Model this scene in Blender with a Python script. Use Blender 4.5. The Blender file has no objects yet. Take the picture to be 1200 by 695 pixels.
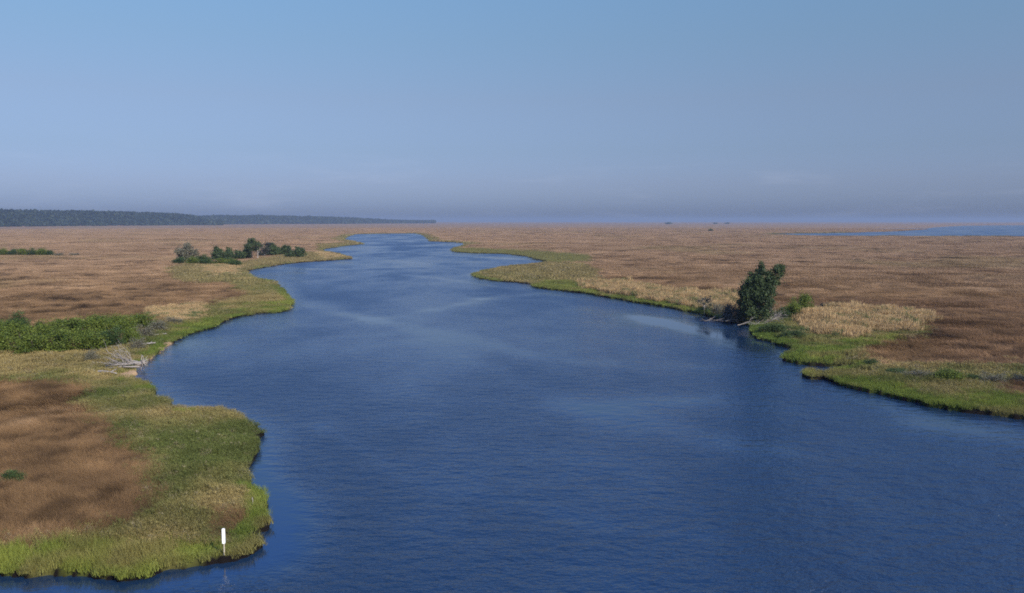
import bpy, math, random
import numpy as np
C = bpy.context.scene.collection
SC = bpy.context.scene
rng = np.random.default_rng(7)
random.seed(7)

# ------------------------------------------------------------------ camera
F = 942.0; HC = 20.0; HOR = 259.0
PIT = math.atan((347.5 - HOR) / F)
cp, sp = math.cos(PIT), math.sin(PIT)
cam = bpy.data.cameras.new('camera'); camo = bpy.data.objects.new('camera', cam); C.objects.link(camo)
cam.sensor_width = 36; cam.lens = F / 1200 * 36; cam.clip_start = 0.5; cam.clip_end = 60000
camo.location = (0, 0, HC); camo.rotation_euler = (math.pi / 2 - PIT, 0, 0)
SC.camera = camo

def W(u, v, z=0.0):
    """ground point (height z) seen at photo position u, v"""
    dx = (u - 600) / F; dy = (v - 347.5) / F
    d = (dx, cp - sp * dy, -sp - cp * dy)
    t = (HC - z) / -d[2]
    return (d[0] * t, d[1] * t)

def UV(x, y, z=0.0):
    zz = z - HC
    dep = y * cp - zz * sp
    up = y * sp + zz * cp
    dep = np.maximum(dep, 0.5)
    return 600 + F * x / dep, 347.5 - F * up / dep

# ------------------------------------------------------------------ noise
def _hash(ix, iy, s):
    h = (ix.astype(np.int64) * 374761393 + iy.astype(np.int64) * 668265263 + s * 982451653) & 0xffffffff
    h = ((h ^ (h >> 13)) * 1274126177) & 0xffffffff
    h = (h ^ (h >> 16)) & 0xffffffff
    return h / 4294967295.0
def vn(x, y, s=0):
    ix = np.floor(x); iy = np.floor(y); fx = x - ix; fy = y - iy
    fx = fx * fx * (3 - 2 * fx); fy = fy * fy * (3 - 2 * fy)
    a = _hash(ix, iy, s); b = _hash(ix + 1, iy, s); c = _hash(ix, iy + 1, s); d = _hash(ix + 1, iy + 1, s)
    return (a * (1 - fx) + b * fx) * (1 - fy) + (c * (1 - fx) + d * fx) * fy
def fbm(x, y, s=0, o=4):
    """-1..1"""
    r = 0; amp = 0.5; n = 0
    x = np.asarray(x, float); y = np.asarray(y, float)
    for k in range(o):
        r = r + amp * (vn(x, y, s + k * 17) * 2 - 1); n += amp
        x, y = x * 1.62 - y * 1.18, x * 1.18 + y * 1.62; amp *= 0.5
    return r / n

def smooth(a, b, x):
    t = np.clip((x - a) / (b - a), 0, 1); return t * t * (3 - 2 * t)

# ------------------------------------------------------------------ shorelines, traced and laid on the ground
left = [(-300,662),(-150,667),(-60,671),(0,674),(25,674),(37,677),(63,674),(88,674),(120,677),(150,677.5),(175,674),(200,667),(225,662.5),
 (263,656),(295,650),(310,642),(306,633),(307,626),(316,622),(315,608),(308,590),(296,572),(290,553),(294,540),(298,528),(300,513),(298,503),
 (288,495),(268,488),(243,486),(223,486),(205,480),(198,473),(183,466),(179,456),(173,451),(160,445),(157,436),(165,428),(180,419),(195,409),
 (210,398),(220,392.5),(245,386),(265,376),(288,370),(300,367.5),(325,366.5),(340,363),(342,358),(337,348),(332,340),(322,331),(310,329),(300,327.5),
 (290,322),(288,318),(296,316),(325,311),(350,307.6),(380,305.6),(409,303.6),(411,302),(400,299),(384,295.5),(376,293.5),(380,291.5),(397,289),(418,287),
 (419.5,285.5),(405,282.5),(397.5,280.5),(405,276.4),(415,274.6),(442,273.9),(487,273.5)]
right = [(497,275),(506,280),(509,283),(530,283.8),(550,285),(551,287),(537,289),(529.5,293),(535,295.5),(555,296.7),(592,297.5),(617,300.7),(630,303.7),
 (643,307.3),(632,310),(600,312.6),(592,313.7),(570,317.5),(552,322.5),(560,326),(580,329.5),(605,331),(622,333),(627,337.5),(650,340),(682,344),(705,347.7),
 (740,354),(775,359),(800,364),(818,366.5),(833,371),(846,376.5),(864,380),(878,381.5),(884,386),(877,391),(880,394),(890,398.6),(909,404),(933,409.5),
 (931,413),(920,417.6),(918,423),(937,426.4),(970,430),(1006,430.8),(1006,433),(988,434.5),(972,440),(968,445),(975,450),(1005,457.7),(1040,465),(1075,472.7),
 (1100,479),(1125,482.7),(1163,487.7),(1200,493),(1300,512),(1450,540),(1700,580)]
river = np.array([(-60,-60)] + [(-70,10)] + [W(*p) for p in left] + [W(*p) for p in right] + [(110,-60)])
lagoon = np.array([W(u, v) for u, v in [(905,275),(937,276.5),(1000,277),(1075,277.3),(1200,277.6),(1500,279),(2100,281),(2100,263),(1500,263.2),(1200,263.8),
 (1130,264.5),(1093,266.5),(1083,269),(1050,271),(1000,272.6),(960,273.3),(905,274)]])
creek = np.array([W(u, v) for u, v in [(1010,269.2),(1080,268.2),(1130,267),(1080,267.2),(1020,268.4)]])
islet = np.array([W(u, v) for u, v in [(939,439),(949,437.5),(959,440),(962,443.5),(956,446.5),(944,446)]])

def pdist(poly, x, y):
    d2 = np.full(x.shape, 1e18); ins = np.zeros(x.shape, bool)
    n = len(poly)
    for i in range(n):
        ax, ay = poly[i]; bx, by = poly[(i + 1) % n]
        ex, ey = bx - ax, by - ay; L = ex * ex + ey * ey + 1e-9
        t = np.clip(((x - ax) * ex + (y - ay) * ey) / L, 0, 1)
        dx = x - ax - t * ex; dy = y - ay - t * ey
        d2 = np.minimum(d2, dx * dx + dy * dy)
        c = (ay > y) != (by > y)
        if ey != 0:
            ins ^= c & (x < ex * (y - ay) / ey + ax)
    d = np.sqrt(d2)
    return np.where(ins, d, -d)      # positive inside
def land_sd(x, y):
    """distance from the water's edge, positive on land"""
    s = -np.maximum(np.maximum(pdist(river, x, y), pdist(lagoon, x, y)), pdist(creek, x, y))
    s = np.maximum(s, pdist(islet, x, y))
    r = np.hypot(x, y)
    s = s + fbm(x / 5, y / 5, 3, 3) * 0.95 + fbm(x / 1.3, y / 1.3, 9, 3) * 0.6 + fbm(x / 30, y / 30, 5, 2) * np.clip(r / 250, 0, 2.5)
    return s

# forest ridges far behind: (u list, base v list, top v list, depth of the wood)
RID = [dict(u=[-500,-100,0,50,100,150,200,222,240,262], b=[268,266.6,266,265.4,265,264.6,264.2,264,264,264],
            t=[243,244.5,245,246,247,247.6,249,251,254.5,261], w=700, th=24, sp=15),
       dict(u=[180,225,240,300,350,400,440,475,510], b=[263.4,263.2,263.1,262.8,262.6,262.4,262.1,261.9,261.7],
            t=[252,252,252.2,252,252.6,254,256,258,260], w=900, th=24, sp=22)]
def ridge_xy(x, y, R):
    ang = np.arctan2(x, np.maximum(y, 1)); dist = np.hypot(x, y)
    az = np.arctan([(u - 600) / F for u in R['u']])
    dyb = np.interp(ang, az, np.array(R['b']) - HOR)
    dyt = np.interp(ang, az, HOR - 0.7 - np.array(R['t']))
    k = np.cos(ang)
    D0 = F * HC / dyb / k
    ztop = HC + dyt * (D0 + R['w'] * 0.55) * k / F
    t = (dist - D0) / R['w']
    inside = (ang > az[0]) & (ang < az[-1]) & (t > 0) & (t < 1)
    hill = np.maximum(ztop - R['th'], 0) * smooth(0, 0.55, t) * (1 - smooth(0.75, 1.25, t)) * smooth(az[-1] + 0.01, az[-1] - 0.02, ang)
    hill = np.where((ang > az[0] - .3), hill, 0)
    return inside, hill, t
def height(x, y, s):
    z = 0.34 + 0.16 * smooth(0, 20, x) + 0.08 * fbm(x / 9, y / 9, 21, 4) + 0.06 * fbm(x / 1.3, y / 1.3, 23, 2)
    z = -1.3 + (z + 1.3) * smooth(-0.30, 0.10, s)
    for R in RID: z = z + ridge_xy(x, y, R)[1]
    return z

# ------------------------------------------------------------------ what grows where (0 rush, 1 cordgrass, 2 olive scrub, 3 tan reed, 4 sand)
def inpoly(P, u, v):
    ins = np.zeros(u.shape, bool); n = len(P)
    for i in range(n):
        ax, ay = P[i]; bx, by = P[(i + 1) % n]
        if ay == by: continue
        ins ^= ((ay > v) != (by > v)) & (u < (bx - ax) * (v - ay) / (by - ay) + ax)
    return ins
REG = [
 (2, [(-400,410),(100,408),(190,398),(330,480),(330,690),(-400,690)]),
 (0, [(-400,455),(40,450),(100,456),(102,486),(150,522),(188,545),(182,585),(168,608),(120,630),(60,641),(-400,645)]),
 (1, [(-60,643),(60,645),(110,634),(170,640),(240,640),(300,630),(330,640),(300,690),(-60,690)]),
 (0, [(244,606),(275,600),(296,612),(290,622),(262,626)]),
 (2, [(150,400),(175,380),(222,366),(290,345),(345,340),(345,372),(270,380),(200,410),(170,430),(150,430)]),
 (1, [(185,398),(215,380),(262,366),(290,358),(345,352),(345,372),(270,380),(200,415),(176,425)]),
 (3, [(176,372),(178,363),(232,360),(236,367),(205,376)]),
 (2, [(196,316),(235,306),(300,312),(345,330),(345,352),(290,345),(268,332),(215,330)]),
 (3, [(232,314),(262,309),(290,315),(284,322),(250,322)]),
 (2, [(285,308),(350,296),(412,298),(412,306),(345,310),(300,317),(285,318)]),
 (3, [(370,296),(410,296),(412,301),(380,303)]),
 (2, [(372,287),(420,284),(421,288),(376,293)]),
 (1, [(528,290),(560,291),(640,295),(690,299),(692,307),(650,309),(640,308),(590,299),(530,297)]),
 (2, [(545,322),(575,314),(640,309),(690,311),(700,320),(690,346),(620,338),(555,330)]),
 (1, [(622,333),(640,328),(680,330),(700,342),(840,364),(842,374),(760,362),(690,350),(630,342)]),
 (3, [(680,335),(700,333),(740,336),(800,346),(868,350),(866,364),(830,364),(770,353),(700,341)]),
 (2, [(872,374),(905,366),(950,366),(950,392),(1085,384),(1088,394),(1015,404),(1012,418),(1040,428),(1020,440),(900,432),(872,396)]),
 (1, [(872,386),(905,392),(940,402),(1000,398),(1060,392),(1060,398),(1000,412),(1000,424),(960,432),(905,430),(872,398)]),
 (3, [(940,368),(1000,366),(1060,370),(1090,376),(1086,384),(1050,386),(1000,394),(952,390)]),
 (2, [(960,434),(1020,432),(1080,428),(1150,430),(1230,434),(1230,446),(1160,448),(1180,470),(1230,480),(1230,520),(960,455)]),
 (1, [(940,436),(1010,440),(1060,452),(1130,458),(1200,470),(1400,480),(1400,560),(960,455)]),
 (2, [(1062,452),(1120,454),(1148,468),(1120,474),(1080,464)]),
 (4, [(140,440),(158,427),(172,417),(190,402),(206,396),(206,408),(172,436),(160,452),(145,446)]),
]
PAL = np.array([(0.185,0.098,0.062),(0.125,0.165,0.032),(0.115,0.125,0.052),(0.34,0.245,0.135),(0.38,0.26,0.16)])
def classify(x, y, s, fe=0.0):
    u, v = UV(x, y, 0.4)
    dy = np.maximum(v - HOR, 1)
    a = fbm(x / 7, y / 7, 31, 4); b = fbm(x / 7, y / 7, 47, 4)
    u2 = u + a * np.clip(dy * 0.09, 1, 22); v2 = v + b * np.clip(dy * 0.045, .4, 9)
    hf = fbm(x / 1.6, y / 1.6, 33, 3); am = np.clip(dy * 0.035, .5, 9)
    u2 = u2 + hf * am + fe * rng.normal(size=x.shape) * am * 1.3; v2 = v2 + fbm(x / 1.6, y / 1.6, 37, 3) * am * .5 + fe * rng.normal(size=x.shape) * am * .5
    k = np.zeros(x.shape, int)
    for c, P in REG: k[inpoly(P, u2, v2)] = c
    # narrow green fringe along every shore
    fr = (s < 1.3 + 1.2 * (a + 0.3) + np.clip(np.hypot(x, y) / 300, 0, 3)) & (k != 4) & (k != 1)
    k[fr & (np.hypot(x, y) < 1500)] = np.where(fbm(x / 13, y / 13, 77, 2) > -0.15, 1, 2)[fr & (np.hypot(x, y) < 1500)]
    return k, u, v
def colour(x, y, k, u, v):
    c = PAL[k].copy(); r = np.hypot(x, y)
    n1 = fbm(x / 22, y / 22, 51, 5); n2 = fbm(x / 4.2, y / 4.2, 61, 4); n3 = fbm(x / 150, y / 150, 71, 4)
    br = k == 0
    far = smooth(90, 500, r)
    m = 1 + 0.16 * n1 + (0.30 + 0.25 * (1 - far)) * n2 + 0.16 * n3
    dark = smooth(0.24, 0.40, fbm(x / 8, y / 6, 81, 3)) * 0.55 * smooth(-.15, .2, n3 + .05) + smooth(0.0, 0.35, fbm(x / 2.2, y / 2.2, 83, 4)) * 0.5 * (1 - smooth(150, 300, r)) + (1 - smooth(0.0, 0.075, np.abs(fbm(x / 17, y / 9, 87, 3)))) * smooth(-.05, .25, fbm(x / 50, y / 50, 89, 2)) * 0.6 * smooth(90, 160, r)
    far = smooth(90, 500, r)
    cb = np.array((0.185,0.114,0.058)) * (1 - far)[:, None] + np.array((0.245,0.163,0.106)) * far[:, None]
    lite = np.clip(n1 * 1.2 + n2 * 1.1 - 0.2, 0, 1)[:, None] * 0.5
    cb = cb * (1 - lite) + np.array((0.31,0.215,0.14)) * lite
    ol = smooth(0.15, 0.5, fbm(x / 60, y / 60, 97, 4))[:, None] * 0.35
    cb = cb * (1 - ol) + np.array((0.19,0.155,0.075)) * ol
    # darker redder rush on the near right
    red = np.maximum(smooth(1060, 1110, u) * smooth(362, 380, v), smooth(900, 940, u) * smooth(349, 355, v) * (1 - smooth(366, 380, v)))[:, None] * 0.6
    cb = cb * (1 - red) + np.array((0.135,0.078,0.045)) * red
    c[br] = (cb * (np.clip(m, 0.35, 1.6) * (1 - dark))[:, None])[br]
    g = k == 1
    gm = np.clip(0.5 + n1 * 0.9 + n2 * 0.5, 0, 1)[:, None]
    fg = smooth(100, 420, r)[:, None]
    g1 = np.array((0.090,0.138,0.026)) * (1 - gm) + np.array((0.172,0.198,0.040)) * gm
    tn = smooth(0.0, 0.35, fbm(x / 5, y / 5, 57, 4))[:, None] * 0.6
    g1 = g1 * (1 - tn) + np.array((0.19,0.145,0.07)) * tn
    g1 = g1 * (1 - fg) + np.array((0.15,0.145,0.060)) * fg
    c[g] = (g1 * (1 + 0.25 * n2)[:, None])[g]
    o = k == 2
    om = np.clip(0.5 + n1 * 1.2 + n2 * 0.8, 0, 1)[:, None]
    o1 = np.array((0.098,0.118,0.034)) * (1 - om) + np.array((0.215,0.170,0.075)) * om
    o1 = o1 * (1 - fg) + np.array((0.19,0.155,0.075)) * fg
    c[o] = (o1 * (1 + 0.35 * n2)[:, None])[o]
    t = (k == 3) | (k == 4)
    c[t] = (c * (1 + 0.3 * n2 + 0.15 * n1)[:, None])[t]
    return np.clip(c * np.array((.98, .93, .78)), 0.010, 0.6)

# ------------------------------------------------------------------ mesh and material helpers
def mesh_np(name, V, Fc, n=4):
    me = bpy.data.meshes.new(name)
    V = np.ascontiguousarray(V, np.float32); Fc = np.ascontiguousarray(Fc, np.int32)
    me.vertices.add(len(V)); me.vertices.foreach_set('co', V.ravel())
    if len(Fc):
        me.loops.add(Fc.size); me.loops.foreach_set('vertex_index', Fc.ravel())
        me.polygons.add(len(Fc)); me.polygons.foreach_set('loop_start', np.arange(0, Fc.size, n, dtype=np.int32))
        me.polygons.foreach_set('loop_total', np.full(len(Fc), n, np.int32))
    me.update(calc_edges=True)
    return me
def attr(me, name, typ, dom, data):
    a = me.attributes.new(name, typ, dom)
    key = {'FLOAT':'value','FLOAT_VECTOR':'vector','FLOAT_COLOR':'color','INT':'value'}[typ]
    a.data.foreach_set(key, np.ascontiguousarray(data, np.int32 if typ == 'INT' else np.float32).ravel())
def link(name, me, mat=None, parent=None, **props):
    o = bpy.data.objects.new(name, me); C.objects.link(o)
    if mat is not None: me.materials.append(mat)
    if parent is not None: o.parent = parent
    for k, v in props.items(): o[k] = v
    return o
def empty(name, loc, label, cat, group=None, rz=0):
    o = bpy.data.objects.new(name, None); C.objects.link(o); o.location = loc; o.rotation_euler = (0, 0, rz)
    o.empty_display_size = 0.5
    o['label'] = label; o['category'] = cat
    if group: o['group'] = group
    return o
class NT:
    def __init__(s, t): s.t = t
    def n(s, ty, **kw):
        nd = s.t.nodes.new(ty)
        for k, v in kw.items():
            if k.startswith('i_'):
                key = k[2:]; key = int(key) if key.isdigit() else key.replace('_', ' ')
                nd.inputs[key].default_value = v
            else: setattr(nd, k, v)
        return nd
    def l(s, a, b): s.t.links.new(a, b)
def mat(name):
    m = bpy.data.materials.new(name); m.use_nodes = True; t = NT(m.node_tree)
    b = m.node_tree.nodes['Principled BSDF']; return m, t, b
def math_(t, op, a, b=None):
    nd = t.n('ShaderNodeMath', operation=op)
    for i, q in enumerate((a, b)):
        if q is None: continue
        if isinstance(q, (int, float)): nd.inputs[i].default_value = q
        else: t.l(q, nd.inputs[i])
    return nd.outputs[0]

def grass_mat(name, trans=0.25):
    m, t, b = mat(name)
    a = t.n('ShaderNodeAttribute', attribute_type='INSTANCER', attribute_name='tint')
    v = t.n('ShaderNodeAttribute', attribute_type='GEOMETRY', attribute_name='vary')
    mx = t.n('ShaderNodeVectorMath', operation='SCALE'); t.l(a.outputs['Vector'], mx.inputs[0]); t.l(v.outputs['Fac'], mx.inputs['Scale'])
    b.inputs['Roughness'].default_value = 0.75; b.inputs['Specular IOR Level'].default_value = 0.15
    t.l(mx.outputs[0], b.inputs['Base Color'])
    tr = t.n('ShaderNodeBsdfTranslucent'); t.l(mx.outputs[0], tr.inputs['Color'])
    ms = t.n('ShaderNodeMixShader', i_0=trans); t.l(b.outputs[0], ms.inputs[1]); t.l(tr.outputs[0], ms.inputs[2])
    t.l(ms.outputs[0], m.node_tree.nodes['Material Output'].inputs[0])
    return m
def leaf_mat(name, c1, c2, rough=0.6, trans=0.2, spec=0.25):
    m, t, b = mat(name)
    v = t.n('ShaderNodeAttribute', attribute_type='GEOMETRY', attribute_name='vary')
    r = t.n('ShaderNodeMix', data_type='RGBA'); t.l(v.outputs['Fac'], r.inputs[0]); r.inputs[6].default_value = (*c1, 1); r.inputs[7].default_value = (*c2, 1)
    t.l(r.outputs[2], b.inputs['Base Color']); b.inputs['Roughness'].default_value = rough; b.inputs['Specular IOR Level'].default_value = spec
    tr = t.n('ShaderNodeBsdfTranslucent'); t.l(r.outputs[2], tr.inputs['Color'])
    ms = t.n('ShaderNodeMixShader', i_0=trans); t.l(b.outputs[0], ms.inputs[1]); t.l(tr.outputs[0], ms.inputs[2])
    t.l(ms.outputs[0], m.node_tree.nodes['Material Output'].inputs[0])
    return m
def wood_mat(name, c1, c2, sc=6, rough=0.85):
    m, t, b = mat(name)
    co = t.n('ShaderNodeTexCoord'); mp = t.n('ShaderNodeMapping'); mp.inputs['Scale'].default_value = (1, 1, 0.25); t.l(co.outputs['Object'], mp.inputs[0])
    n = t.n('ShaderNodeTexNoise', i_Scale=sc, i_Detail=6.0); t.l(mp.outputs[0], n.inputs['Vector'])
    r = t.n('ShaderNodeMix', data_type='RGBA'); t.l(n.outputs[0], r.inputs[0]); r.inputs[6].default_value = (*c1, 1); r.inputs[7].default_value = (*c2, 1)
    t.l(r.outputs[2], b.inputs['Base Color']); b.inputs['Roughness'].default_value = rough; b.inputs['Specular IOR Level'].default_value = 0.2
    bp = t.n('ShaderNodeBump', i_Strength=0.5, i_Distance=0.02); t.l(n.outputs[0], bp.inputs['Height']); t.l(bp.outputs[0], b.inputs['Normal'])
    return m

# ------------------------------------------------------------------ terrain: one sheet, fine near the camera and coarse far away
def fan(na, nr, r0, r1, half, cy):
    a = np.linspace(-half, half, na); r = np.geomspace(r0, r1, nr)
    A, R = np.meshgrid(a, r); x = np.sin(A) * R; y = np.cos(A) * R + cy
    idx = np.arange(na * nr).reshape(nr, na)
    f = np.stack([idx[:-1, :-1], idx[:-1, 1:], idx[1:, 1:], idx[1:, :-1]], -1).reshape(-1, 4)
    return x.ravel(), y.ravel(), f
x, y, f = fan(1000, 1000, 24, 20000, math.radians(50), -14)
s = land_sd(x, y); z = height(x, y, s)
k, u, v = classify(x, y, s)
col = colour(x, y, k, u, v)
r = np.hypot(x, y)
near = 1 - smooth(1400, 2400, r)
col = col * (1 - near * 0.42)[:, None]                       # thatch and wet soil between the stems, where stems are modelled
sand = (k == 4)
col[sand] = np.clip(col[sand] * 1.7, 0, 0.42)
mud = (1 - smooth(0.15, 0.45, s)) * (1 - smooth(500, 1200, r)) * (~sand)
col = col * (1 - mud)[:, None] + np.array((0.007, 0.005, 0.004)) * mud[:, None]
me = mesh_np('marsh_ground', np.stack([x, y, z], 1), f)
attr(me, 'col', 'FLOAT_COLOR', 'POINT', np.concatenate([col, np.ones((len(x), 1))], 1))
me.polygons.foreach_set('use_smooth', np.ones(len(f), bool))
m, t, b = mat('marsh_soil')
a = t.n('ShaderNodeAttribute', attribute_name='col')
g = t.n('ShaderNodeNewGeometry'); n1 = t.n('ShaderNodeTexNoise', i_Scale=2.2, i_Detail=8.0, i_Roughness=0.7); t.l(g.outputs['Position'], n1.inputs['Vector'])
n2 = t.n('ShaderNodeTexNoise', i_Scale=0.045, i_Detail=9.0, i_Roughness=0.68); t.l(g.outputs['Position'], n2.inputs['Vector'])
mm = math_(t, 'MULTIPLY_ADD', n1.outputs[0], 0.7); mm.node.inputs[2].default_value = 0.65
m2 = math_(t, 'MULTIPLY_ADD', n2.outputs[0], 0.9); m2.node.inputs[2].default_value = 0.55
mm = math_(t, 'MULTIPLY', mm, m2)
sc = t.n('ShaderNodeVectorMath', operation='SCALE'); t.l(a.outputs['Vector'], sc.inputs[0]); t.l(mm, sc.inputs['Scale'])
t.l(sc.outputs[0], b.inputs['Base Color']); b.inputs['Roughness'].default_value = 0.95; b.inputs['Specular IOR Level'].default_value = 0.1
bp = t.n('ShaderNodeBump', i_Strength=1.0, i_Distance=0.15); t.l(n1.outputs[0], bp.inputs['Height']); t.l(bp.outputs[0], b.inputs['Normal'])
link('marsh_ground', me, m, kind='structure', label='flat brown and green marsh on both sides of the river')

# ------------------------------------------------------------------ water
x, y, f = fan(520, 760, 24, 20000, math.radians(50), -14)
def line_d(P, x, y):
    P = np.array([W(*p) for p in P]); d = np.full(x.shape, 1e9)
    for (ax, ay), (bx, by) in zip(P[:-1], P[1:]):
        ex, ey = bx - ax, by - ay; L = ex * ex + ey * ey
        t = np.clip(((x - ax) * ex + (y - ay) * ey) / L, 0, 1)
        d = np.minimum(d, np.hypot(x - ax - t * ex, y - ay - t * ey))
    return d
ux, vx = UV(x, y)
wob = fbm(x / 18, y / 18, 101, 4)
calm = 0.05 + 0.62 * smooth(.0, .42, fbm(x / 40 + 1.2 * fbm(x / 60, y / 60, 115, 2), y / 90 + fbm(x / 60, y / 60, 117, 2), 111, 4)) - 0.2 * smooth(.1, .5, fbm(x / 30, y / 50, 119, 3))
calm = calm + 0.15 * smooth(345, 365, vx) * (1 - smooth(395, 440, vx))
for P, wd, k_ in [([(478,322),(520,327),(560,333),(640,344),(700,352),(770,360),(815,367)], 2.2, 0.65),
                  ([(335,352),(380,362),(430,374),(480,370),(530,358),(570,350),(640,343)], 4.5, 0.75),
                  ([(430,374),(480,384),(540,396),(640,420),(760,432),(840,428)], 3.0, 0.5),
                  ([(488,297),(540,300),(610,304)], 6, 0.7), ([(420,302),(480,302),(530,300)], 9, 0.5),
                  ([(400,288),(450,286)], 8, 0.6), ([(415,278),(480,276),(500,279)], 14, 0.5),
                  ([(300,370),(330,380),(400,378)], 9, 0.5), ([(300,322),(340,316),(410,307)], 9, 0.5),
                  ([(760,372),(850,395),(915,420),(960,452),(1080,490),(1250,520)], 4.5, 0.7),
                  ([(560,350),(640,352),(760,374),(840,396)], 4, 0.35),
                  ([(740,470),(900,476),(1060,500),(1200,520)], 4, 0.45), ([(360,500),(370,560),(400,640)], 2.0, 0.3),
                  ([(690,540),(760,560),(900,580)], 1.0, 0.35), ([(560,590),(700,640)], 1.0, -0.3), ([(1000,560),(1240,560)], 3.5, -0.5), ([(500,400),(620,455),(800,512),(1000,545),(1250,560)], 2.6, .45), ([(380,500),(480,560),(640,605),(900,640)], 1.3, .4), ([(400,440),(520,470),(700,480),(900,455)], 2.2, .35)]:
    d = line_d(P, x, y) * (1 + 0.5 * wob) + 1.5 * wob
    wd = wd * 1.1; calm = calm + k_ * np.exp(-(d / wd) ** 2) * (0.65 + 0.35 * fbm(x / 9, y / 9, 131, 3))
sdw = -pdist(river, x, y)
shore = 1 - smooth(0.5, 7, -sdw * (1 + 0.4 * wob))
cx0, cy0 = W(880, 402); ced_calm = np.exp(-((x - cx0) ** 2 / 110 + (y - cy0) ** 2 / 420))
calm = calm - 0.6 * smooth(250, 900, np.hypot(x, y))
calm = np.clip(np.maximum(np.maximum(calm, ced_calm * 0.93), shore * (0.62 + 0.36 * (1 - smooth(55, 90, np.hypot(x, y)))) - 0.5 * smooth(250, 900, np.hypot(x, y))), -.6, 1)
me = mesh_np('river_water', np.stack([x, y, x * 0], 1), f)
attr(me, 'calm', 'FLOAT', 'POINT', calm)
m, t, b = mat('river_water')
g = t.n('ShaderNodeNewGeometry')
def wave(sx, sy, scale, det, rz=0.0, rough=0.55):
    mp = t.n('ShaderNodeMapping'); mp.inputs['Scale'].default_value = (sx, sy, 1); mp.inputs['Rotation'].default_value = (0, 0, rz)
    t.l(g.outputs['Position'], mp.inputs[0])
    n = t.n('ShaderNodeTexNoise', i_Scale=scale, i_Detail=det, i_Roughness=rough); t.l(mp.outputs[0], n.inputs['Vector']); return n.outputs[0]
w1 = wave(0.6, 1.0, 0.85, 4.0, 0.12, 0.6); w2 = wave(0.5, 1.0, 5.0, 3.0, -0.2); w3 = wave(0.6, 1.0, 0.28, 2.0, 0.3)
h = math_(t, 'ADD', math_(t, 'MULTIPLY', w1, 0.85), math_(t, 'ADD', math_(t, 'MULTIPLY', w2, 0.11), math_(t, 'MULTIPLY', w3, 0.5)))
ca = t.n('ShaderNodeAttribute', attribute_name='calm')
gust = wave(0.55, 0.30, 0.045, 5.0, 0.5, 0.62)
gr = t.n('ShaderNodeMapRange', interpolation_type='SMOOTHSTEP'); gr.inputs[1].default_value = .38; gr.inputs[2].default_value = .62; gr.inputs[3].default_value = .45; gr.inputs[4].default_value = 1.25; t.l(gust, gr.inputs[0])
st = math_(t, 'POWER', math_(t, 'SUBTRACT', 1.0, math_(t, 'MULTIPLY', ca.outputs['Fac'], 0.97)), 1.25)
st = math_(t, 'MULTIPLY', st, gr.outputs[0])
bp = t.n('ShaderNodeBump', i_Distance=0.66); t.l(h, bp.inputs['Height']); t.l(st, bp.inputs['Strength']); t.l(bp.outputs[0], b.inputs['Normal'])
b.inputs['Base Color'].default_value = (0.009, 0.025, 0.052, 1)
b.inputs['IOR'].default_value = 1.5
ro = math_(t, 'SUBTRACT', 0.27, math_(t, 'MULTIPLY', ca.outputs['Fac'], 0.24))
ro = math_(t, 'MULTIPLY', ro, gr.outputs[0]); t.l(ro, b.inputs['Roughness'])
link('river_water', me, m, kind='structure', label='wide blue rippled tidal river and lagoon')

# ------------------------------------------------------------------ grasses
def blades(n, rad, hh, wd, lean, bend, seed, seg=2, plume=0.0, lean_dir=None):
    g = np.random.default_rng(seed); V = []; Fc = []; vary = []
    for i in range(n):
        a = g.uniform(0, 2 * math.pi); rr = rad * math.sqrt(g.uniform()); bx, by = rr * math.cos(a), rr * math.sin(a)
        h = hh * g.uniform(0.55, 1.1); w = wd * g.uniform(0.7, 1.3)
        la = g.uniform(0, 2 * math.pi) if lean_dir is None else lean_dir + g.normal() * 0.7
        l1 = lean * g.uniform(0.3, 1.3); l2 = bend * g.uniform(0.3, 1.3)
        fa = g.uniform(0, math.pi); wx, wy = math.cos(fa) * w / 2, math.sin(fa) * w / 2
        vy = g.uniform(0.72, 1.3) if wd < 0.1 else g.uniform(0.88, 1.12); b0 = len(V)
        pts = []
        for j in range(seg + 1):
            q = j / seg; off = h * (l1 * q + l2 * q * q); zz = h * q * (1 - 0.25 * (l1 + l2) * q) - 0.05 * (j == 0)
            ww = (1 - q * 0.92) if plume == 0 else (0.6 if q < 0.7 else 1.0 + plume * (1 if q < 0.95 else -0.6))
            px, py = bx + math.cos(la) * off, by + math.sin(la) * off
            V += [(px - wx * ww, py - wy * ww, zz), (px + wx * ww, py + wy * ww, zz)]; vary += [vy, vy]
        for j in range(seg): Fc.append((b0 + 2 * j, b0 + 2 * j + 1, b0 + 2 * j + 3, b0 + 2 * j + 2))
    return np.array(V), np.array(Fc), np.array(vary)
def leafy(n, rad, hh, sz, seed):
    g = np.random.default_rng(seed); V = []; Fc = []; vary = []
    for i in range(n):
        a = g.uniform(0, 2 * math.pi); rr = rad * math.sqrt(g.uniform()); q = g.uniform() ** 0.7
        p = np.array((rr * math.cos(a), rr * math.sin(a), hh * q * (1 - 0.5 * (rr / rad) ** 2)))
        d = g.normal(size=3); d[2] = abs(d[2]) + 0.4; d /= np.linalg.norm(d); e = np.cross(d, g.normal(size=3)); e /= np.linalg.norm(e)
        s_ = sz * g.uniform(0.6, 1.4); b0 = len(V)
        V += [p - d * s_, p + e * s_ * .3, p + d * s_, p - e * s_ * .3]; Fc.append((b0, b0 + 1, b0 + 2, b0 + 3)); vary += [g.uniform(0.7, 1.35)] * 4
    return np.array(V), np.array(Fc), np.array(vary)
RINGS = [(30, 112, 0.30), (112, 265, 0.62), (265, 700, 1.7), (700, 2300, 5.6)]
RAD = [0.30, 0.62, 1.75, 6.0]; WID = [0.026, 0.055, 0.15, 0.42]; NB = [34, 44, 60, 90]
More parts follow.
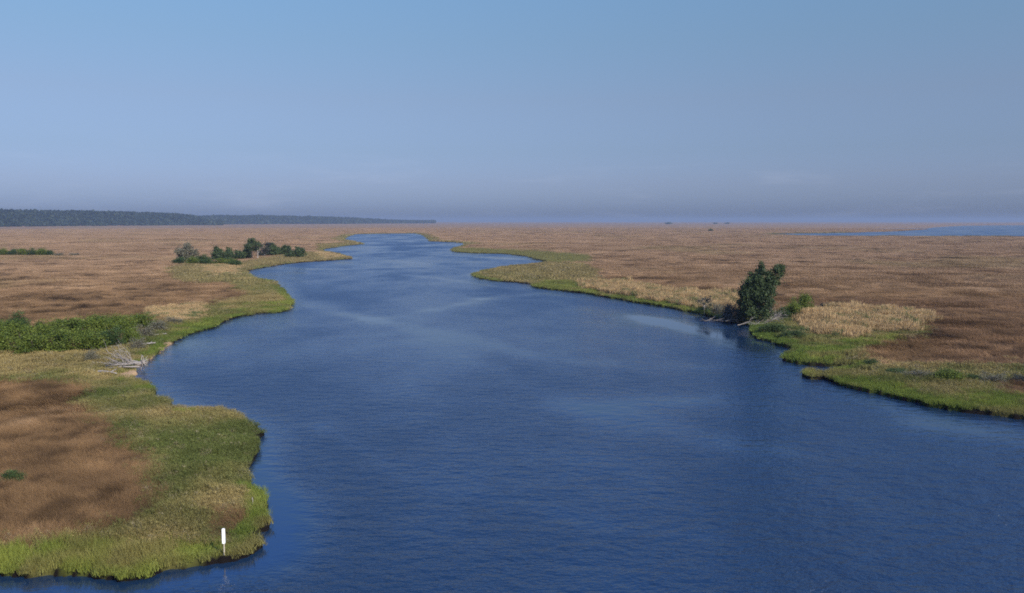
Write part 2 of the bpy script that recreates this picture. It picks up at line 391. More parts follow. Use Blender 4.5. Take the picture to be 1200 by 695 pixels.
def protos(kind):
    out = []
    for L in range(4):
        for s_ in range(2):
            sd = kind * 100 + L * 10 + s_
            if kind == 0: out.append(blades(NB[L], RAD[L] * 1.15, 0.75, WID[L] * 0.8, 0.45, 0.55, sd, 2, 0, 0.0))
            if kind == 1: out.append(blades(NB[L], RAD[L] * 1.1, 0.62, WID[L] * 1.1, 0.22, 0.3, sd))
            if kind == 2:
                A = blades(NB[L] // 2, RAD[L] * 1.1, 0.75, WID[L] * 1.1, 0.35, 0.4, sd)
                B = leafy(NB[L], RAD[L] * 1.1, 0.6, WID[L] * 2.2, sd + 5)
                out.append((np.concatenate([A[0], B[0]]), np.concatenate([A[1], B[1] + len(A[0])]), np.concatenate([A[2], B[2]])))
            if kind == 3: out.append(blades(int(NB[L] * 1.8), RAD[L] * 1.3, 1.45, WID[L] * 0.6, 0.10, 0.16, sd, 4, 0.5))
    return out
pts = [[] for _ in range(4)]
for L, (r0, r1, sp_) in enumerate(RINGS):
    half = math.radians(41)
    n = int(half * (r1 * r1 - r0 * r0) / sp_ ** 2)
    rr = np.sqrt(rng.uniform(r0 * r0, r1 * r1, n)); aa = rng.uniform(-half, half, n)
    px, py = rr * np.sin(aa), rr * np.cos(aa)
    if L >= 2:   # shores seen from far away keep their fringe
        for P in (river, lagoon):
            for (ax, ay), (bx, by) in zip(P[:-1], P[1:]):
                ln = math.hypot(bx - ax, by - ay); D = math.hypot((ax + bx) / 2, (ay + by) / 2)
                if not (r0 < D < r1): continue
                q = rng.uniform(0, 1, int(min(ln / sp_ * 4, 1500)))
                px = np.append(px, ax + (bx - ax) * q + rng.normal(0, 2.5, len(q))); py = np.append(py, ay + (by - ay) * q + rng.normal(0, 2.5, len(q)))
    s = land_sd(px, py); ok = s > (0.02 if L < 2 else 0.5)
    px, py, s = px[ok], py[ok], s[ok]
    k, u, v = classify(px, py, s, 1.0); c = colour(px, py, k, u, v); z = height(px, py, s)
    # bare ground where rafts of dead stems lie flat
    hs = 1 + 0.55 * fbm(px / 6, py / 6, 141, 4) + 0.3 * fbm(px / 1.7, py / 1.7, 143, 2)
    hs = np.clip(hs + .35 * fbm(px / 2.6, py / 2.6, 147, 2), 0.28, 1.8)
    if L >= 2: hs = 1 + (hs - 1) * 0.5
    hs3 = np.where(px < 0, 0.5, 1.0)
    shoreh = 0.7 + 0.3 * smooth(0, 3, s)
    flow = fbm(px / 14, py / 14, 151, 3) * 3.2 + 2.4
    for kk in range(4):
        q = (k == kk)
        nn = q.sum()
        jit = rng.normal(0, 0.35, nn) if kk == 0 else rng.uniform(0, 6.28, nn)
        ro = np.stack([np.zeros(nn), np.zeros(nn), (flow[q] if kk == 0 else 0) + jit], 1)
        sc_ = np.stack([np.ones(nn), np.ones(nn), hs[q] * (hs3[q] if kk == 3 else 1) * shoreh[q] * rng.uniform(0.85, 1.15, nn)], 1)
        cc = c[q] * (rng.uniform(0.92, 1.10, (nn, 1)) if L < 2 else rng.uniform(0.97, 1.03, (nn, 1))) * 1.25
        if kk == 3: # some green shoots among the reeds
            gq = rng.uniform(size=nn) < 0.13 + .4 * fbm(px[q] / 6, py[q] / 6, 161, 3); cc[gq] = np.array((0.12, 0.14, 0.05))
        if kk == 2:
            gq = rng.uniform(size=nn) < 0.05; cc[gq] = np.array((0.27, 0.22, 0.12))
        pts[kk].append((np.stack([px[q], py[q], z[q]], 1), ro, sc_, cc, np.full(nn, L * 2) + rng.integers(0, 2, nn)))
NM = [('rush_grass', 'reddish brown wind-combed rush covering the open marsh', 'rush'), ('cordgrass', 'bright yellow green grass along the river edges', 'grass'),
      ('marsh_undergrowth', 'olive mixed low growth between brown marsh and green shore', 'undergrowth'), ('reed_grass', 'tall tan dry reeds behind the right bank', 'reeds')]
for kk in range(4):
    P = [np.concatenate([q[i] for q in pts[kk]]) for i in range(5)]
    pr = protos(kk); V = [P[0]]; pid = [np.full(len(P[0]), -1)]; vr = [np.zeros(len(P[0]))]; Fs = []; off = len(P[0])
    for i, (a, b_, c_) in enumerate(pr):
        V.append(a); Fs.append(b_ + off); off += len(a); pid.append(np.full(len(a), i)); vr.append(c_)
    npt = len(P[0]); tot = off
    me = mesh_np(NM[kk][0], np.concatenate(V), np.concatenate(Fs))
    pad = lambda A, w: np.concatenate([A, np.zeros((tot - npt, w))])
    attr(me, 'pid', 'INT', 'POINT', np.concatenate(pid)); attr(me, 'vary', 'FLOAT', 'POINT', np.concatenate(vr))
    attr(me, 'rot', 'FLOAT_VECTOR', 'POINT', pad(P[1], 3)); attr(me, 'scl', 'FLOAT_VECTOR', 'POINT', pad(P[2], 3))
    attr(me, 'tint', 'FLOAT_VECTOR', 'POINT', pad(P[3], 3))
    attr(me, 'idx', 'INT', 'POINT', np.concatenate([P[4], np.zeros(tot - npt, int)]))
    gm = grass_mat(NM[kk][0])
    o = link(NM[kk][0], me, gm, kind='stuff', label=NM[kk][1], category=NM[kk][2])
    ng = bpy.data.node_groups.new(NM[kk][0], 'GeometryNodeTree'); T = NT(ng)
    ng.interface.new_socket('Geometry', in_out='INPUT', socket_type='NodeSocketGeometry'); ng.interface.new_socket('Geometry', in_out='OUTPUT', socket_type='NodeSocketGeometry')
    gi = T.n('NodeGroupInput'); go = T.n('NodeGroupOutput')
    def named(nm, ty):
        a_ = T.n('GeometryNodeInputNamedAttribute', data_type=ty); a_.inputs['Name'].default_value = nm
        return a_.outputs['Attribute']
    pidn = named('pid', 'INT')
    def sep(i):
        cm = T.n('FunctionNodeCompare', data_type='INT', operation='EQUAL'); T.l(pidn, cm.inputs['A'] if False else cm.inputs[2]); cm.inputs[3].default_value = i
        sg = T.n('GeometryNodeSeparateGeometry', domain='POINT'); T.l(gi.outputs[0], sg.inputs['Geometry']); T.l(cm.outputs[0], sg.inputs['Selection'])
        return sg.outputs['Selection']
    jn = T.n('GeometryNodeJoinGeometry')
    for i in reversed(range(len(pr))):
        g2 = T.n('GeometryNodeGeometryToInstance'); T.l(sep(i), g2.inputs[0]); T.l(g2.outputs[0], jn.inputs[0])
    ip = T.n('GeometryNodeInstanceOnPoints'); T.l(sep(-1), ip.inputs['Points']); T.l(jn.outputs[0], ip.inputs['Instance'])
    ip.inputs['Pick Instance'].default_value = True
    T.l(named('idx', 'INT'), ip.inputs['Instance Index']); T.l(named('rot', 'FLOAT_VECTOR'), ip.inputs['Rotation']); T.l(named('scl', 'FLOAT_VECTOR'), ip.inputs['Scale'])
    T.l(ip.outputs[0], go.inputs[0])
    md = o.modifiers.new('scatter', 'NODES'); md.node_group = ng
    print(NM[kk][0], npt, 'tufts')

# ------------------------------------------------------------------ woody plants
def tubes(paths, seg=6):
    V = []; Fc = []
    for pts_, rad in paths:
        pts_ = [np.array(p, float) for p in pts_]; b0 = len(V)
        for i, p in enumerate(pts_):
            d = pts_[min(i + 1, len(pts_) - 1)] - pts_[max(i - 1, 0)]; d /= np.linalg.norm(d) + 1e-9
            a = np.cross(d, (0.31, 0.17, 0.93) if abs(d[2]) < 0.8 else (1, 0.2, 0)); a /= np.linalg.norm(a); b_ = np.cross(d, a)
            rr = rad[0] + (rad[1] - rad[0]) * i / (len(pts_) - 1)
            for j in range(seg):
                q = 2 * math.pi * j / seg; V.append(p + (a * math.cos(q) + b_ * math.sin(q)) * rr)
        for i in range(len(pts_) - 1):
            for j in range(seg):
                Fc.append((b0 + i * seg + j, b0 + i * seg + (j + 1) % seg, b0 + (i + 1) * seg + (j + 1) % seg, b0 + (i + 1) * seg + j))
        e = b0 + (len(pts_) - 1) * seg
        for j in range(1, seg - 1, 2): Fc.append((e, e + j, e + j + 1, e + min(j + 2, seg - 1)) if j + 2 < seg else (e, e + j, e + j + 1, e + j + 1))
    Fc = [q for q in Fc if len(set(q)) == 4]
    return np.array(V), np.array(Fc)
def limb(p, d, L, g, n=5, wig=0.18, lift=0.0):
    p = np.array(p, float); d = np.array(d, float); d /= np.linalg.norm(d); out = [p.copy()]
    for i in range(n):
        d = d + g.normal(size=3) * wig; d[2] += lift; d /= np.linalg.norm(d); p = p + d * L / n; out.append(p.copy())
    return out
def twigs(p, d, L, rad, g, depth, wig=0.2, lift=0.05, spread=0.9, nchild=4):
    """recursive bare branching"""
    P = limb(p, d, L, g, 5, wig, lift); out = [(P, (rad, rad * 0.35))]
    if depth > 0:
        for i in range(nchild):
            q = g.integers(2, 6); dd = (P[q] - P[q - 1]); dd = dd / np.linalg.norm(dd) + g.normal(size=3) * spread
            out += twigs(P[q], dd, L * g.uniform(0.4, 0.65), rad * 0.5, g, depth - 1, wig, lift, spread, nchild)
    return out
def leaves(cent, n, leaf, g, elong=1.6, flat=0.45, up=0.3):
    """cent: k x 6 small clumps (x,y,z,rx,ry,rz); n leaf faces spread over them"""
    cent = np.asarray(cent, float); wgt = (cent[:, 3] * cent[:, 4]) ; wgt /= wgt.sum()
    ci = g.choice(len(cent), n, p=wgt); d = g.normal(size=(n, 3)); d /= np.linalg.norm(d, axis=1)[:, None]
    rad = g.uniform(0.25, 1.0, n) ** 0.5
    p = cent[ci, :3] + d * cent[ci, 3:6] * (rad * g.uniform(0.85, 1.2, n))[:, None]
    gs = g.uniform(size=n) < 0.5; p[gs] = (cent[ci, :3] + g.normal(size=(n, 3)) * cent[ci, 3:6] * 0.75)[gs]
    ax = g.normal(size=(n, 3)) + np.array((0, 0, up)); ax /= np.linalg.norm(ax, axis=1)[:, None]
    nr = d + g.normal(size=(n, 3)) * 0.7; sd_ = np.cross(ax, nr); sd_ /= np.linalg.norm(sd_, axis=1)[:, None] + 1e-9
    sz = leaf * g.uniform(0.6, 1.35, n)[:, None]
    A = p - ax * sz * elong / 2; B = p + ax * sz * elong / 2
    V = np.stack([A, p + sd_ * sz * flat, B, p - sd_ * sz * flat], 1).reshape(-1, 3)
    cv = g.uniform(0, 1, len(cent))
    vary = np.clip(cv[ci] * 0.6 + g.uniform(0, 1, n) * 0.4, 0, 1)
    return V, np.arange(4 * n).reshape(-1, 4), np.repeat(vary, 4)
def clumps(hulls, n, size, g):
    """break big hull ellipsoids into n small clumps near their surfaces"""
    H = np.asarray(hulls, float); w = H[:, 3] * H[:, 5]; w /= w.sum(); out = []
    for i in range(n):
        h = H[g.choice(len(H), p=w)]; d = g.normal(size=3); d /= np.linalg.norm(d); q = g.uniform(0.35, 1.0) ** 0.6
        c = h[:3] + d * h[3:6] * q; s_ = size * g.uniform(0.55, 1.35)
        if c[2] < s_ * 0.5: c[2] = s_ * 0.5
        out.append((*c, s_ * g.uniform(.7, 1.3), s_ * g.uniform(.7, 1.3), s_ * g.uniform(.6, 1.4)))
    return out
def foliage(name, L, m):
    me = mesh_np(name, L[0], L[1]); attr(me, 'vary', 'FLOAT', 'POINT', L[2]); me.materials.append(m); return me
def wood(name, paths, m, seg=6):
    me = mesh_np(name, *tubes(paths, seg)); me.materials.append(m); me.polygons.foreach_set('use_smooth', np.ones(len(me.polygons), bool)); return me
M = dict(
 cedar=leaf_mat('cedar_foliage', (0.016,0.031,0.010), (0.085,0.118,0.038), trans=0.12),
 shrub=leaf_mat('shrub_leaves', (0.040,0.072,0.008), (0.175,0.205,0.026)),
 shrubd=leaf_mat('dark_shrub_leaves', (0.022,0.046,0.010), (0.080,0.120,0.028)),
 myrtle=leaf_mat('myrtle_leaves', (0.035,0.065,0.014), (0.095,0.125,0.035)),
 grey=leaf_mat('grey_brush_leaves', (0.10,0.095,0.055), (0.20,0.18,0.115)),
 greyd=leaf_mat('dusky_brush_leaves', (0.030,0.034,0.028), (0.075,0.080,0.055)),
 pine=leaf_mat('pine_needles', (0.022,0.038,0.013), (0.085,0.110,0.040), trans=0.1),
 bark=wood_mat('bark', (0.05,0.035,0.025), (0.12,0.09,0.065)),
 dead=wood_mat('weathered_wood', (0.16,0.135,0.11), (0.38,0.335,0.28)),
 dead2=wood_mat('bleached_twigs', (0.16,0.135,0.11), (0.38,0.33,0.27)),
 deadd=wood_mat('dark_weathered_wood', (0.07,0.06,0.05), (0.22,0.19,0.16)))

def gz(x, y):
    a = np.array([float(x)]); b_ = np.array([float(y)]); return float(height(a, b_, np.maximum(land_sd(a, b_), 0.35))[0])
def place(u, v):
    x, y = W(u, v, 0.4); return x, y, gz(x, y), math.hypot(x, y) / math.hypot(F, 600 - u) if False else (y * cp + (HC - .4) * sp) / F
# --- shrub kinds: unit height, unit width
def shrub_proto(seed, mt, n=7000, leaf=0.028, nh=7, sz=0.13, tall=1.0):
    g = np.random.default_rng(seed); H = []
    for i in range(nh):
        a = g.uniform(0, 6.28); q = g.uniform(0, 0.30)
        hz = g.uniform(0.22, 0.40) * tall
        H.append((q * math.cos(a), q * math.sin(a), hz * 1.15, g.uniform(.16, .27), g.uniform(.16, .27), hz))
    L = leaves(clumps(H, 55, sz, g), n, leaf, g)
    V = L[0]; V[:, 2] = np.maximum(V[:, 2], -0.02)
    V[:, 2] *= 1.0 / np.percentile(V[:, 2], 99.5)
    k_ = 0.5 / np.percentile(np.hypot(V[:, 0], V[:, 1]), 97); V[:, :2] *= k_
    st = []
    for i in range(6):
        a = g.uniform(0, 6.28); st.append((limb((0.04 * math.cos(a), 0.04 * math.sin(a), -0.05), (math.cos(a) * .5, math.sin(a) * .5, 1), 0.75, g, 5), (0.022, 0.006)))
    return foliage('shrub_crown', (V, L[1], L[2]), mt), wood('shrub_stems', st, M['bark'], 5)
PROTO = {k_: [shrub_proto(s_ + i, mt, **kw) for i in range(3)] for k_, s_, mt, kw in
  [('shrub', 300, M['shrub'], {}), ('shrubd', 320, M['shrubd'], {}), ('myrtle', 340, M['myrtle'], {}), ('grey', 360, M['grey'], dict(n=2600, leaf=0.03, sz=0.15)),
   ('greyd', 380, M['greyd'], dict(n=4500))]}
cnt = {}
def shrub(kind, u, v, wpx, hpx, name, label, cat='bush', group=None, dy=0.0):
    x, y, z, px = place(u, v); i = cnt.get(kind, 0); cnt[kind] = i + 1
    cr, st = PROTO[kind][i % 3]
    o = empty(name, (x, y + dy, z - 0.05), label, cat, group, random.uniform(0, 6.28))
    w, h_ = wpx * px, hpx * px
    for nm, me in (('crown', cr), ('stem', st)):
        c = bpy.data.objects.new(nm, me); C.objects.link(c); c.parent = o; c.scale = (w, w, h_)
    return o
# thicket on the near left marsh
G = 'green bushes of the thicket on the left bank'
ORD = ['first','second','third','fourth','fifth','sixth','seventh','eighth','ninth','tenth']
front = [(-38,416,50,30),(2,414,48,30),(38,413,46,27),(72,412,44,27),(102,411,42,26),(130,407,36,24),(153,403,26,22)]
for i, (u, v, w, h_) in enumerate(front):
    shrub('shrub' if i != 5 else 'shrubd', u, v, w, h_, 'thicket_bush', f'dense green bush, {ORD[i]} from the left in the front row of the left thicket', group=G)
mid = [(-20,402,50,27),(18,401,46,26),(54,399,44,24),(88,397,44,25),(120,394,40,24),(146,391,34,21)]
for i, (u, v, w, h_) in enumerate(mid):
    shrub('shrub', u, v, w, h_, 'thicket_bush', f'rounded green bush, {ORD[i]} from the left in the middle row of the left thicket', group=G)
back = [(24,390,32,25,'shrubd','tall dark hump at the back of the left thicket above its left end'),(46,388,13,13,'shrubd','small dark bush just right of the tall hump behind the left thicket'),
        (76,389,36,15,'shrub','low green bush at the middle of the back edge of the left thicket'),(110,387,34,19,'shrub','green bush at the back of the thicket where its right arm begins'),
        (136,384,36,17,'shrub','green bush midway along the narrow right arm of the thicket'),(166,384,40,17,'shrub','dark leafy bush at the far right tip of the thicket'),
        (-4,388,34,16,'shrub','green bush at the back left corner of the thicket by the frame')]
for u, v, w, h_, kd, lb in back: shrub(kd, u, v, w, h_, 'thicket_bush', lb, group=G)
shrub('shrubd', 69, 378.5, 10, 6, 'round_bush', 'tiny round dark bush alone on the tan strip behind the left thicket')
for u, v, w, h_, lb in [(168,396,26,17,'grey twiggy brush beside the right end of the left thicket'),(186,388,26,14,'grey twiggy brush behind the pale logs near the left shore'),
                        (204,380,24,10,'low pale brush above the green left shore'),(160,410,22,16,'grey brush just behind the fallen dead tree'),(108,424,20,16,'olive grey brush left of the fallen dead tree')]:
    shrub('grey', u, v, w, h_, 'dry_brush', lb, group='grey brush around the left thicket')
shrub('shrubd', 12, 564, 32, 15, 'low_green_bush', 'low leafy green bush in the brown rush at the left edge of the frame')
# far hedge, left
for i, (u, w, h_) in enumerate([(-8,16,10),(4,14,9.5),(15,14,8),(26,14,8.5),(37,14,9),(48,15,9),(58,11,7)]):
    shrub('shrub' if i % 2 else 'shrubd', u, 299.5, w, h_, 'hedge_bush', f'small green bush, {ORD[i]} from the left of the isolated clump far on the left marsh', group='isolated bushes far out on the left marsh')
for i, (u, lb) in enumerate([(70,'pale scrub just right of the isolated green clump on the left marsh'),(86,'low pale scrub at the right end of the isolated clump on the left marsh')]):
    shrub('grey', u, 300, 15, 4, 'pale_scrub', lb)

# --- trees
def tree(name, u, v, hulls, label, cat='tree', mt='cedar', ncl=60, csz=0.7, n=14000, leaf=0.2, bark='bark', trunkr=0.16, group=None, limbs=7, sc=1.0, seed=1, up=0.3, bare=None):
    """hulls in photo pixels relative to the base: (dx, height, rx, rz) -> metres"""
    x, y, z, px = place(u, v); g = np.random.default_rng(seed)
    o = empty(name, (x, y, z - 0.08), label, cat, group)
    H = [(dx * px, g.uniform(-.2, .2) * rx * px, hz * px, rx * px, rx * px * 0.85, rz * px) for dx, hz, rx, rz in hulls]
    me = foliage(name + '_crown', leaves(clumps(H, ncl, csz, g), n, leaf, g, up=up), M[mt]); c = link('crown', me, None, o)
    P = [];
    top = max(H, key=lambda q: q[2] + q[5] * .4)
    tp = [np.array((0, 0, 0.)), np.array((top[0] * .25, 0, top[2] * .35)), np.array((top[0] * .7, top[1] * .6, top[2] * .75)), np.array((top[0], top[1], top[2] + top[5] * 0.4))]
    P.append((tp, (trunkr, trunkr * 0.25)))
    for i in range(limbs):
        hh = H[i % len(H)]; q = g.uniform(0.15, 0.6); st = tp[0] + (tp[2] - tp[0]) * q
        en = np.array((hh[0] + g.uniform(-.6, .6) * hh[3], hh[1] + g.uniform(-.6, .6) * hh[4], max(hh[2] + g.uniform(-.5, .5) * hh[5], st[2] + .1)))
        md_ = (st + en) / 2 + g.normal(size=3) * 0.2; P.append(([st, md_, en], (trunkr * 0.45, trunkr * 0.1)))
    link('trunk', wood(name + '_trunk', P, M[bark]), None, o)
    return o
# the cedar on the right bank
ced = tree('cedar_tree', 887, 379.5, [(4,64,5,8),(-2,56,9,10),(-4,46,13,13),(-13,46,6,13),(-15,30,8,12),(-2,28,17,16),(10,34,11,15),(12,46,9,9),(18,50,8,8),(21,59,7,7),(25,62,5,6),(-9,13,12,8),(6,14,11,8),(1,40,11,20),(4,26,12,14),(11,54,6,6)],
     'big dark cedar with a forked leaning top on the right bank', mt='cedar', ncl=200, csz=0.52, n=40000, leaf=0.20, trunkr=0.34, limbs=20, seed=11, up=1.0)
x0, y0, z0, p0 = place(887, 379.5)
g = np.random.default_rng(5)
dd = []
for i in range(7):
    dd += twigs((0.6 + .25 * i, -0.6, 0.3), (1, -0.15, g.uniform(.15, 1.1)), g.uniform(2.2, 4.2), 0.07, g, 1, nchild=4)
link('dead_branch', wood('cedar_dead_branches', dd, M['dead2'], 5), None, ced)
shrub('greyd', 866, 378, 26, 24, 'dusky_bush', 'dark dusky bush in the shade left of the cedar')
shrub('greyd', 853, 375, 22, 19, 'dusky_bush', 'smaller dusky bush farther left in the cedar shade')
shrub('grey', 842, 370, 22, 15, 'grey_bush', 'grey green bush between the spindly tree and the dusky bushes')
shrub('shrubd', 822, 368, 18, 8, 'bank_bush', 'low dark bush at the foot of the spindly tree')
shrub('shrub', 930, 373, 27, 22, 'myrtle_bush', 'bright green bush right of the cedar, lower left of the pair')
shrub('shrub', 944, 371, 22, 27, 'myrtle_bush', 'taller bright green bush right of the cedar beside the tan reeds')
shrub('shrubd', 918, 374, 20, 14, 'bank_bush', 'dark low bush between the cedar and the bright green pair')
shrub('greyd', 964, 362, 9, 7, 'small_bush', 'small brown bush at the back of the tan reeds, left one')
shrub('shrubd', 986, 362, 9, 8, 'small_bush', 'small dark green bush at the back of the tan reeds, right one')
shrub('myrtle', 905, 392, 34, 13, 'bank_bush', 'olive bush on the green point in front of the cedar')
shrub('myrtle', 930, 398, 30, 12, 'bank_bush', 'olive bush farther right on the green point before the reeds')
for u, v, w, h_, kd, lb in [(1115,450,40,17,'shrub','bright green rounded bush on the near right bank'),(1075,446,34,13,'grey','grey scrub left of the bright green bush on the right bank'),
                        (1098,445,26,12,'myrtle','olive scrub touching the left of the bright right bank bush'),(1160,451,34,15,'grey','grey scrub right of the bright green bush on the right bank'),
                        (1140,449,20,11,'myrtle','olive scrub touching the right of the bright right bank bush'),(1195,450,30,11,'greyd','dusky low scrub at the right frame edge'),
                        (1050,440,26,9,'myrtle','small olive scrub leftmost in the row on the near right bank'),(1020,428,22,8,'myrtle','olive tuft bush by the narrow inlet on the right bank')]:
    shrub(kd, u, v, w, h_, 'bank_scrub', lb, group='scrub row on the near right bank')
# spindly half dead tree
x, y, z, px = place(825, 368.5); g = np.random.default_rng(21)
o = empty('spindly_tree', (x, y, z - .05), 'thin nearly leafless small tree on the right bank left of the cedar', 'tree')
P = [([(0,0,0),(0.05,0,1.4),(-0.05,0.1,2.6)], (0.13, 0.08))]
for i in range(9):
    a = g.uniform(0, 6.28); P += twigs((0, 0, g.uniform(1.3, 2.6)), (math.cos(a), math.sin(a) * .7, 0.75), g.uniform(1.2, 2.1), 0.045, g, 1, nchild=3)
link('trunk', wood('spindly_trunk', P, M['dead'], 5), None, o)
tips = [(*q[0][-1], .3, .3, .2) for q in P[1:]]
link('crown', foliage('spindly_crown', leaves(tips, 1300, 0.11, g), M['greyd']), None, o)

# driftwood
def deadwood(name, u, v, label, seed, L, rad, n, spread, mt='dead', base=(1, 0, .3), depth=1, cat='driftwood', zoff=0.15, sx=1.0, low=None, nchild=4):
    x, y, z, px = place(u, v); g = np.random.default_rng(seed); P = []
    for i in range(n):
        d = np.array(base, float) + g.normal(size=3) * spread; d[2] = abs(d[2])
        if low is not None: d[2] *= low
        P += twigs((g.normal() * sx, g.normal() * 0.5, 0), d, L * g.uniform(.6, 1.2), rad * g.uniform(.6, 1.2), g, depth, 0.16, 0.0, 0.7, nchild)
    for Q, r_ in P:
        for q in Q: q[2] = max(q[2], 0.03)
    o = link(name, wood(name, P, M[mt]), None); o.location = (x, y, z + zoff)
    o['label'] = label; o['category'] = cat; return o
x, y, z, px = place(147, 431); g = np.random.default_rng(33)
o = empty('fallen_dead_tree', (x, y, z + 0.1), 'bleached fallen dead tree with fanned bare branches on the left shore', 'dead tree'); o.scale = (.8, .8, .85)
link('trunk', wood('fallen_trunk', [([(3.3,0.2,0.7),(1.4,0,0.65),(-0.6,-0.1,0.5),(-3.2,-.3,0.25)], (0.30, 0.12)), ([(2.6,-.5,.2),(0,-.9,.25),(-2.8,-1.3,.1)], (0.16, 0.08)), ([(2.0,.4,.8),(-.5,.9,1.2),(-2.9,1.3,1.5)], (0.14, 0.05))], M['dead'], 8), None, o)
P = []
for i in range(24):
    a = math.radians(104 + i * 3.6); P += twigs((g.uniform(-.4, 2.0), g.normal() * .5, .5), (math.cos(a), g.normal() * .45, math.sin(a) * .8), g.uniform(1.6, 3.7), 0.055, g, 1, 0.16, 0.0, 0.6, 5)
link('branch', wood('fallen_branches', P, M['dead2'], 5), None, o)
P = []
for i in range(26):
    d = g.normal(size=3) * .8 + np.array((.7, 0, .2)); P.append((limb((2.8, 0.1, 0.75), d, g.uniform(.6, 1.5), g, 4, .4), (0.09, 0.03)))
link('root', wood('fallen_roots', P, M['dead'], 5), None, o)
def log(u, v, label, L, r_, seed, rz):
    x, y, z, px = place(u, v); g = np.random.default_rng(seed)
    P = [(limb((-L / 2, 0, r_), (1, 0, .02), L, g, 6, .06), (r_, r_ * .6)), (limb((L * .1, 0, r_), (.6, .6, .5), L * .25, g, 3, .1), (r_ * .5, r_ * .2))]
    o = link('driftwood_log', wood('log', P, M['dead'], 8)); o.location = (x, y, z + .15); o.rotation_euler = (0, 0, rz); o['label'] = label; o['category'] = 'driftwood'
log(187, 394, 'pale driftwood log in the brush above the left shore, farther one', 2.2, .14, 1, .15)
log(173, 405, 'pale driftwood log near the sandy left shore, nearer one', 2.4, .15, 2, -.1)
log(128, 438, 'pale driftwood log in front of the fallen dead tree', 3.0, .16, 3, -.15)
deadwood('driftwood_pile', 845, 377, 'grey driftwood tangle at the water edge left of the cedar', 41, 2.4, 0.08, 16, .5, 'deadd', (1, 0, .15), sx=1.8)
deadwood('driftwood_branch', 873, 381.5, 'pale broken branches on the bank at the foot of the cedar', 42, 1.8, 0.07, 7, .5, 'dead2', (1, 0, .12), sx=1.2)
deadwood('driftwood_branch', 896, 379, 'grey fallen limbs fanning right from the cedar base', 43, 3.4, 0.08, 8, .4, 'deadd', (1, .1, .28), sx=1.0)

# trees of the middle left shore
GM = 'trees and bushes on the middle left shore'
def small(u, v, top, w, mt, label, name='shore_tree', n=5200, seed=1, **kw):
    h_ = v - top
    tree(name, u, v, [(0, h_ * .40, w * .5, h_ * .36), (w * .12, h_ * .62, w * .33, h_ * .28), (-w * .08, h_ * .82, w * .18, h_ * .15), (-w * .22, h_ * .3, w * .3, h_ * .25)], label, mt=mt, ncl=80, csz=0.6, n=n, leaf=0.40, up=1.0, trunkr=.2, limbs=5, seed=seed, group=GM, **kw)
for i, (u, v, t_, w, mt, lb) in enumerate([
   (256,305,290,15,'cedar','dark cedar, leftmost of the evergreens on the middle left shore'),(268,305,288.5,12,'cedar','narrow dark cedar with a pointed top on the middle left shore'),
   (280,304,293.5,13,'cedar','low dark evergreen left of the flat topped pine'),(288,303,292,11,'cedar','dark evergreen touching the left of the flat topped pine'),
   (318,299.5,284,13,'cedar','dark evergreen with a pointed top right of the pale snag'),(326,299,290,12,'cedar','low dark evergreen between two taller ones right of the pine'),
   (335,299,287,13,'cedar','rounded dark evergreen second from the right on the middle left shore'),(349,302,288.5,19,'cedar','broad dark evergreen at the right end nearest the river')]):
    small(u, v, t_, w, mt, lb, 'cedar_tree', seed=60 + i)
tree('pine_tree', 296, 303.5, [(0,20,6,3),(3,17,7,3),(-4,14,6,3),(1,11,7,3),(-5,8,5,3),(-1,22,3,2)], 'flat topped pine standing tallest on the middle left shore', mt='pine', ncl=34, csz=1.0, n=4600, leaf=.42, trunkr=.28, limbs=6, seed=80, group=GM)
tree('dying_tree', 310, 300.5, [(0,11,7,5),(2,14,5,3),(-3,6,5,4)], 'thin grey half dead tree just right of the pale snag', mt='greyd', ncl=30, csz=.9, n=1800, leaf=.4, bark='dead', trunkr=.2, limbs=12, seed=81, group=GM)
tree('bare_tree', 219, 308, [(0,14,11,6),(0,19,7,4),(-7,13,7,3.5),(7,12,6,4),(0,6,9,5)], 'round greyish nearly leafless tree at the left end of the middle left shore', mt='grey', ncl=60, csz=1.1, n=3600, leaf=.42, bark='deadd', trunkr=.25, limbs=22, seed=82, group=GM)
x, y, z, px = place(302, 303.5); g = np.random.default_rng(90)
o = empty('dead_snag', (x, y, z), 'bleached bare snag beside the flat topped pine', 'dead tree', GM)
P = [([(0,0,0),(.1,0,2.4),(-.1,0,4.8)], (.34, .14))]
for i in range(6): a = g.uniform(0, 6.28); P += twigs((0, 0, g.uniform(2, 4.4)), (math.cos(a), math.sin(a), .9), g.uniform(1.5, 2.6), .14, g, 1, nchild=2)
link('trunk', wood('snag', P, M['dead'], 6), None, o)
for i, (u, v, w, h_, kd) in enumerate([(210,309,18,8,'shrubd'),(226,309.5,20,9.5,'shrub'),(243,310,20,9,'shrubd'),(258,310,18,8,'shrub'),(270,310.5,18,8,'shrub'),(277,312,15,8,'shrubd'),(236,306,18,8,'shrubd'),(340,302,14,6,'myrtle')]):
    lb = [f'low green bush, {ORD[i]} from the left along the front of the middle left shore trees' if i < 6 else '', 'dark bush behind the low green ones, left of the cedars on the middle left shore', 'olive bush between the two rightmost evergreens of the middle left shore']
    shrub(kd, u, v, w, h_, 'shore_bush', lb[0] if i < 6 else lb[i - 5], group=GM)

# far lone clumps on the marsh
for u, v, w, h_, lb in [(784,262.6,11,2.4,'dark far tree island, left one on the right horizon'),(838,262.4,7,1.6,'tiny far tree island, middle one on the right horizon'),(852,262.4,8,1.7,'tiny far tree island right of the middle one on the right horizon'),
                        (833,271,6,3.2,'small lone bush far out on the right marsh')]:
    shrub('shrubd', u, v, w, h_, 'distant_tree_clump', lb, 'tree', group='lone clumps far out near the horizon')

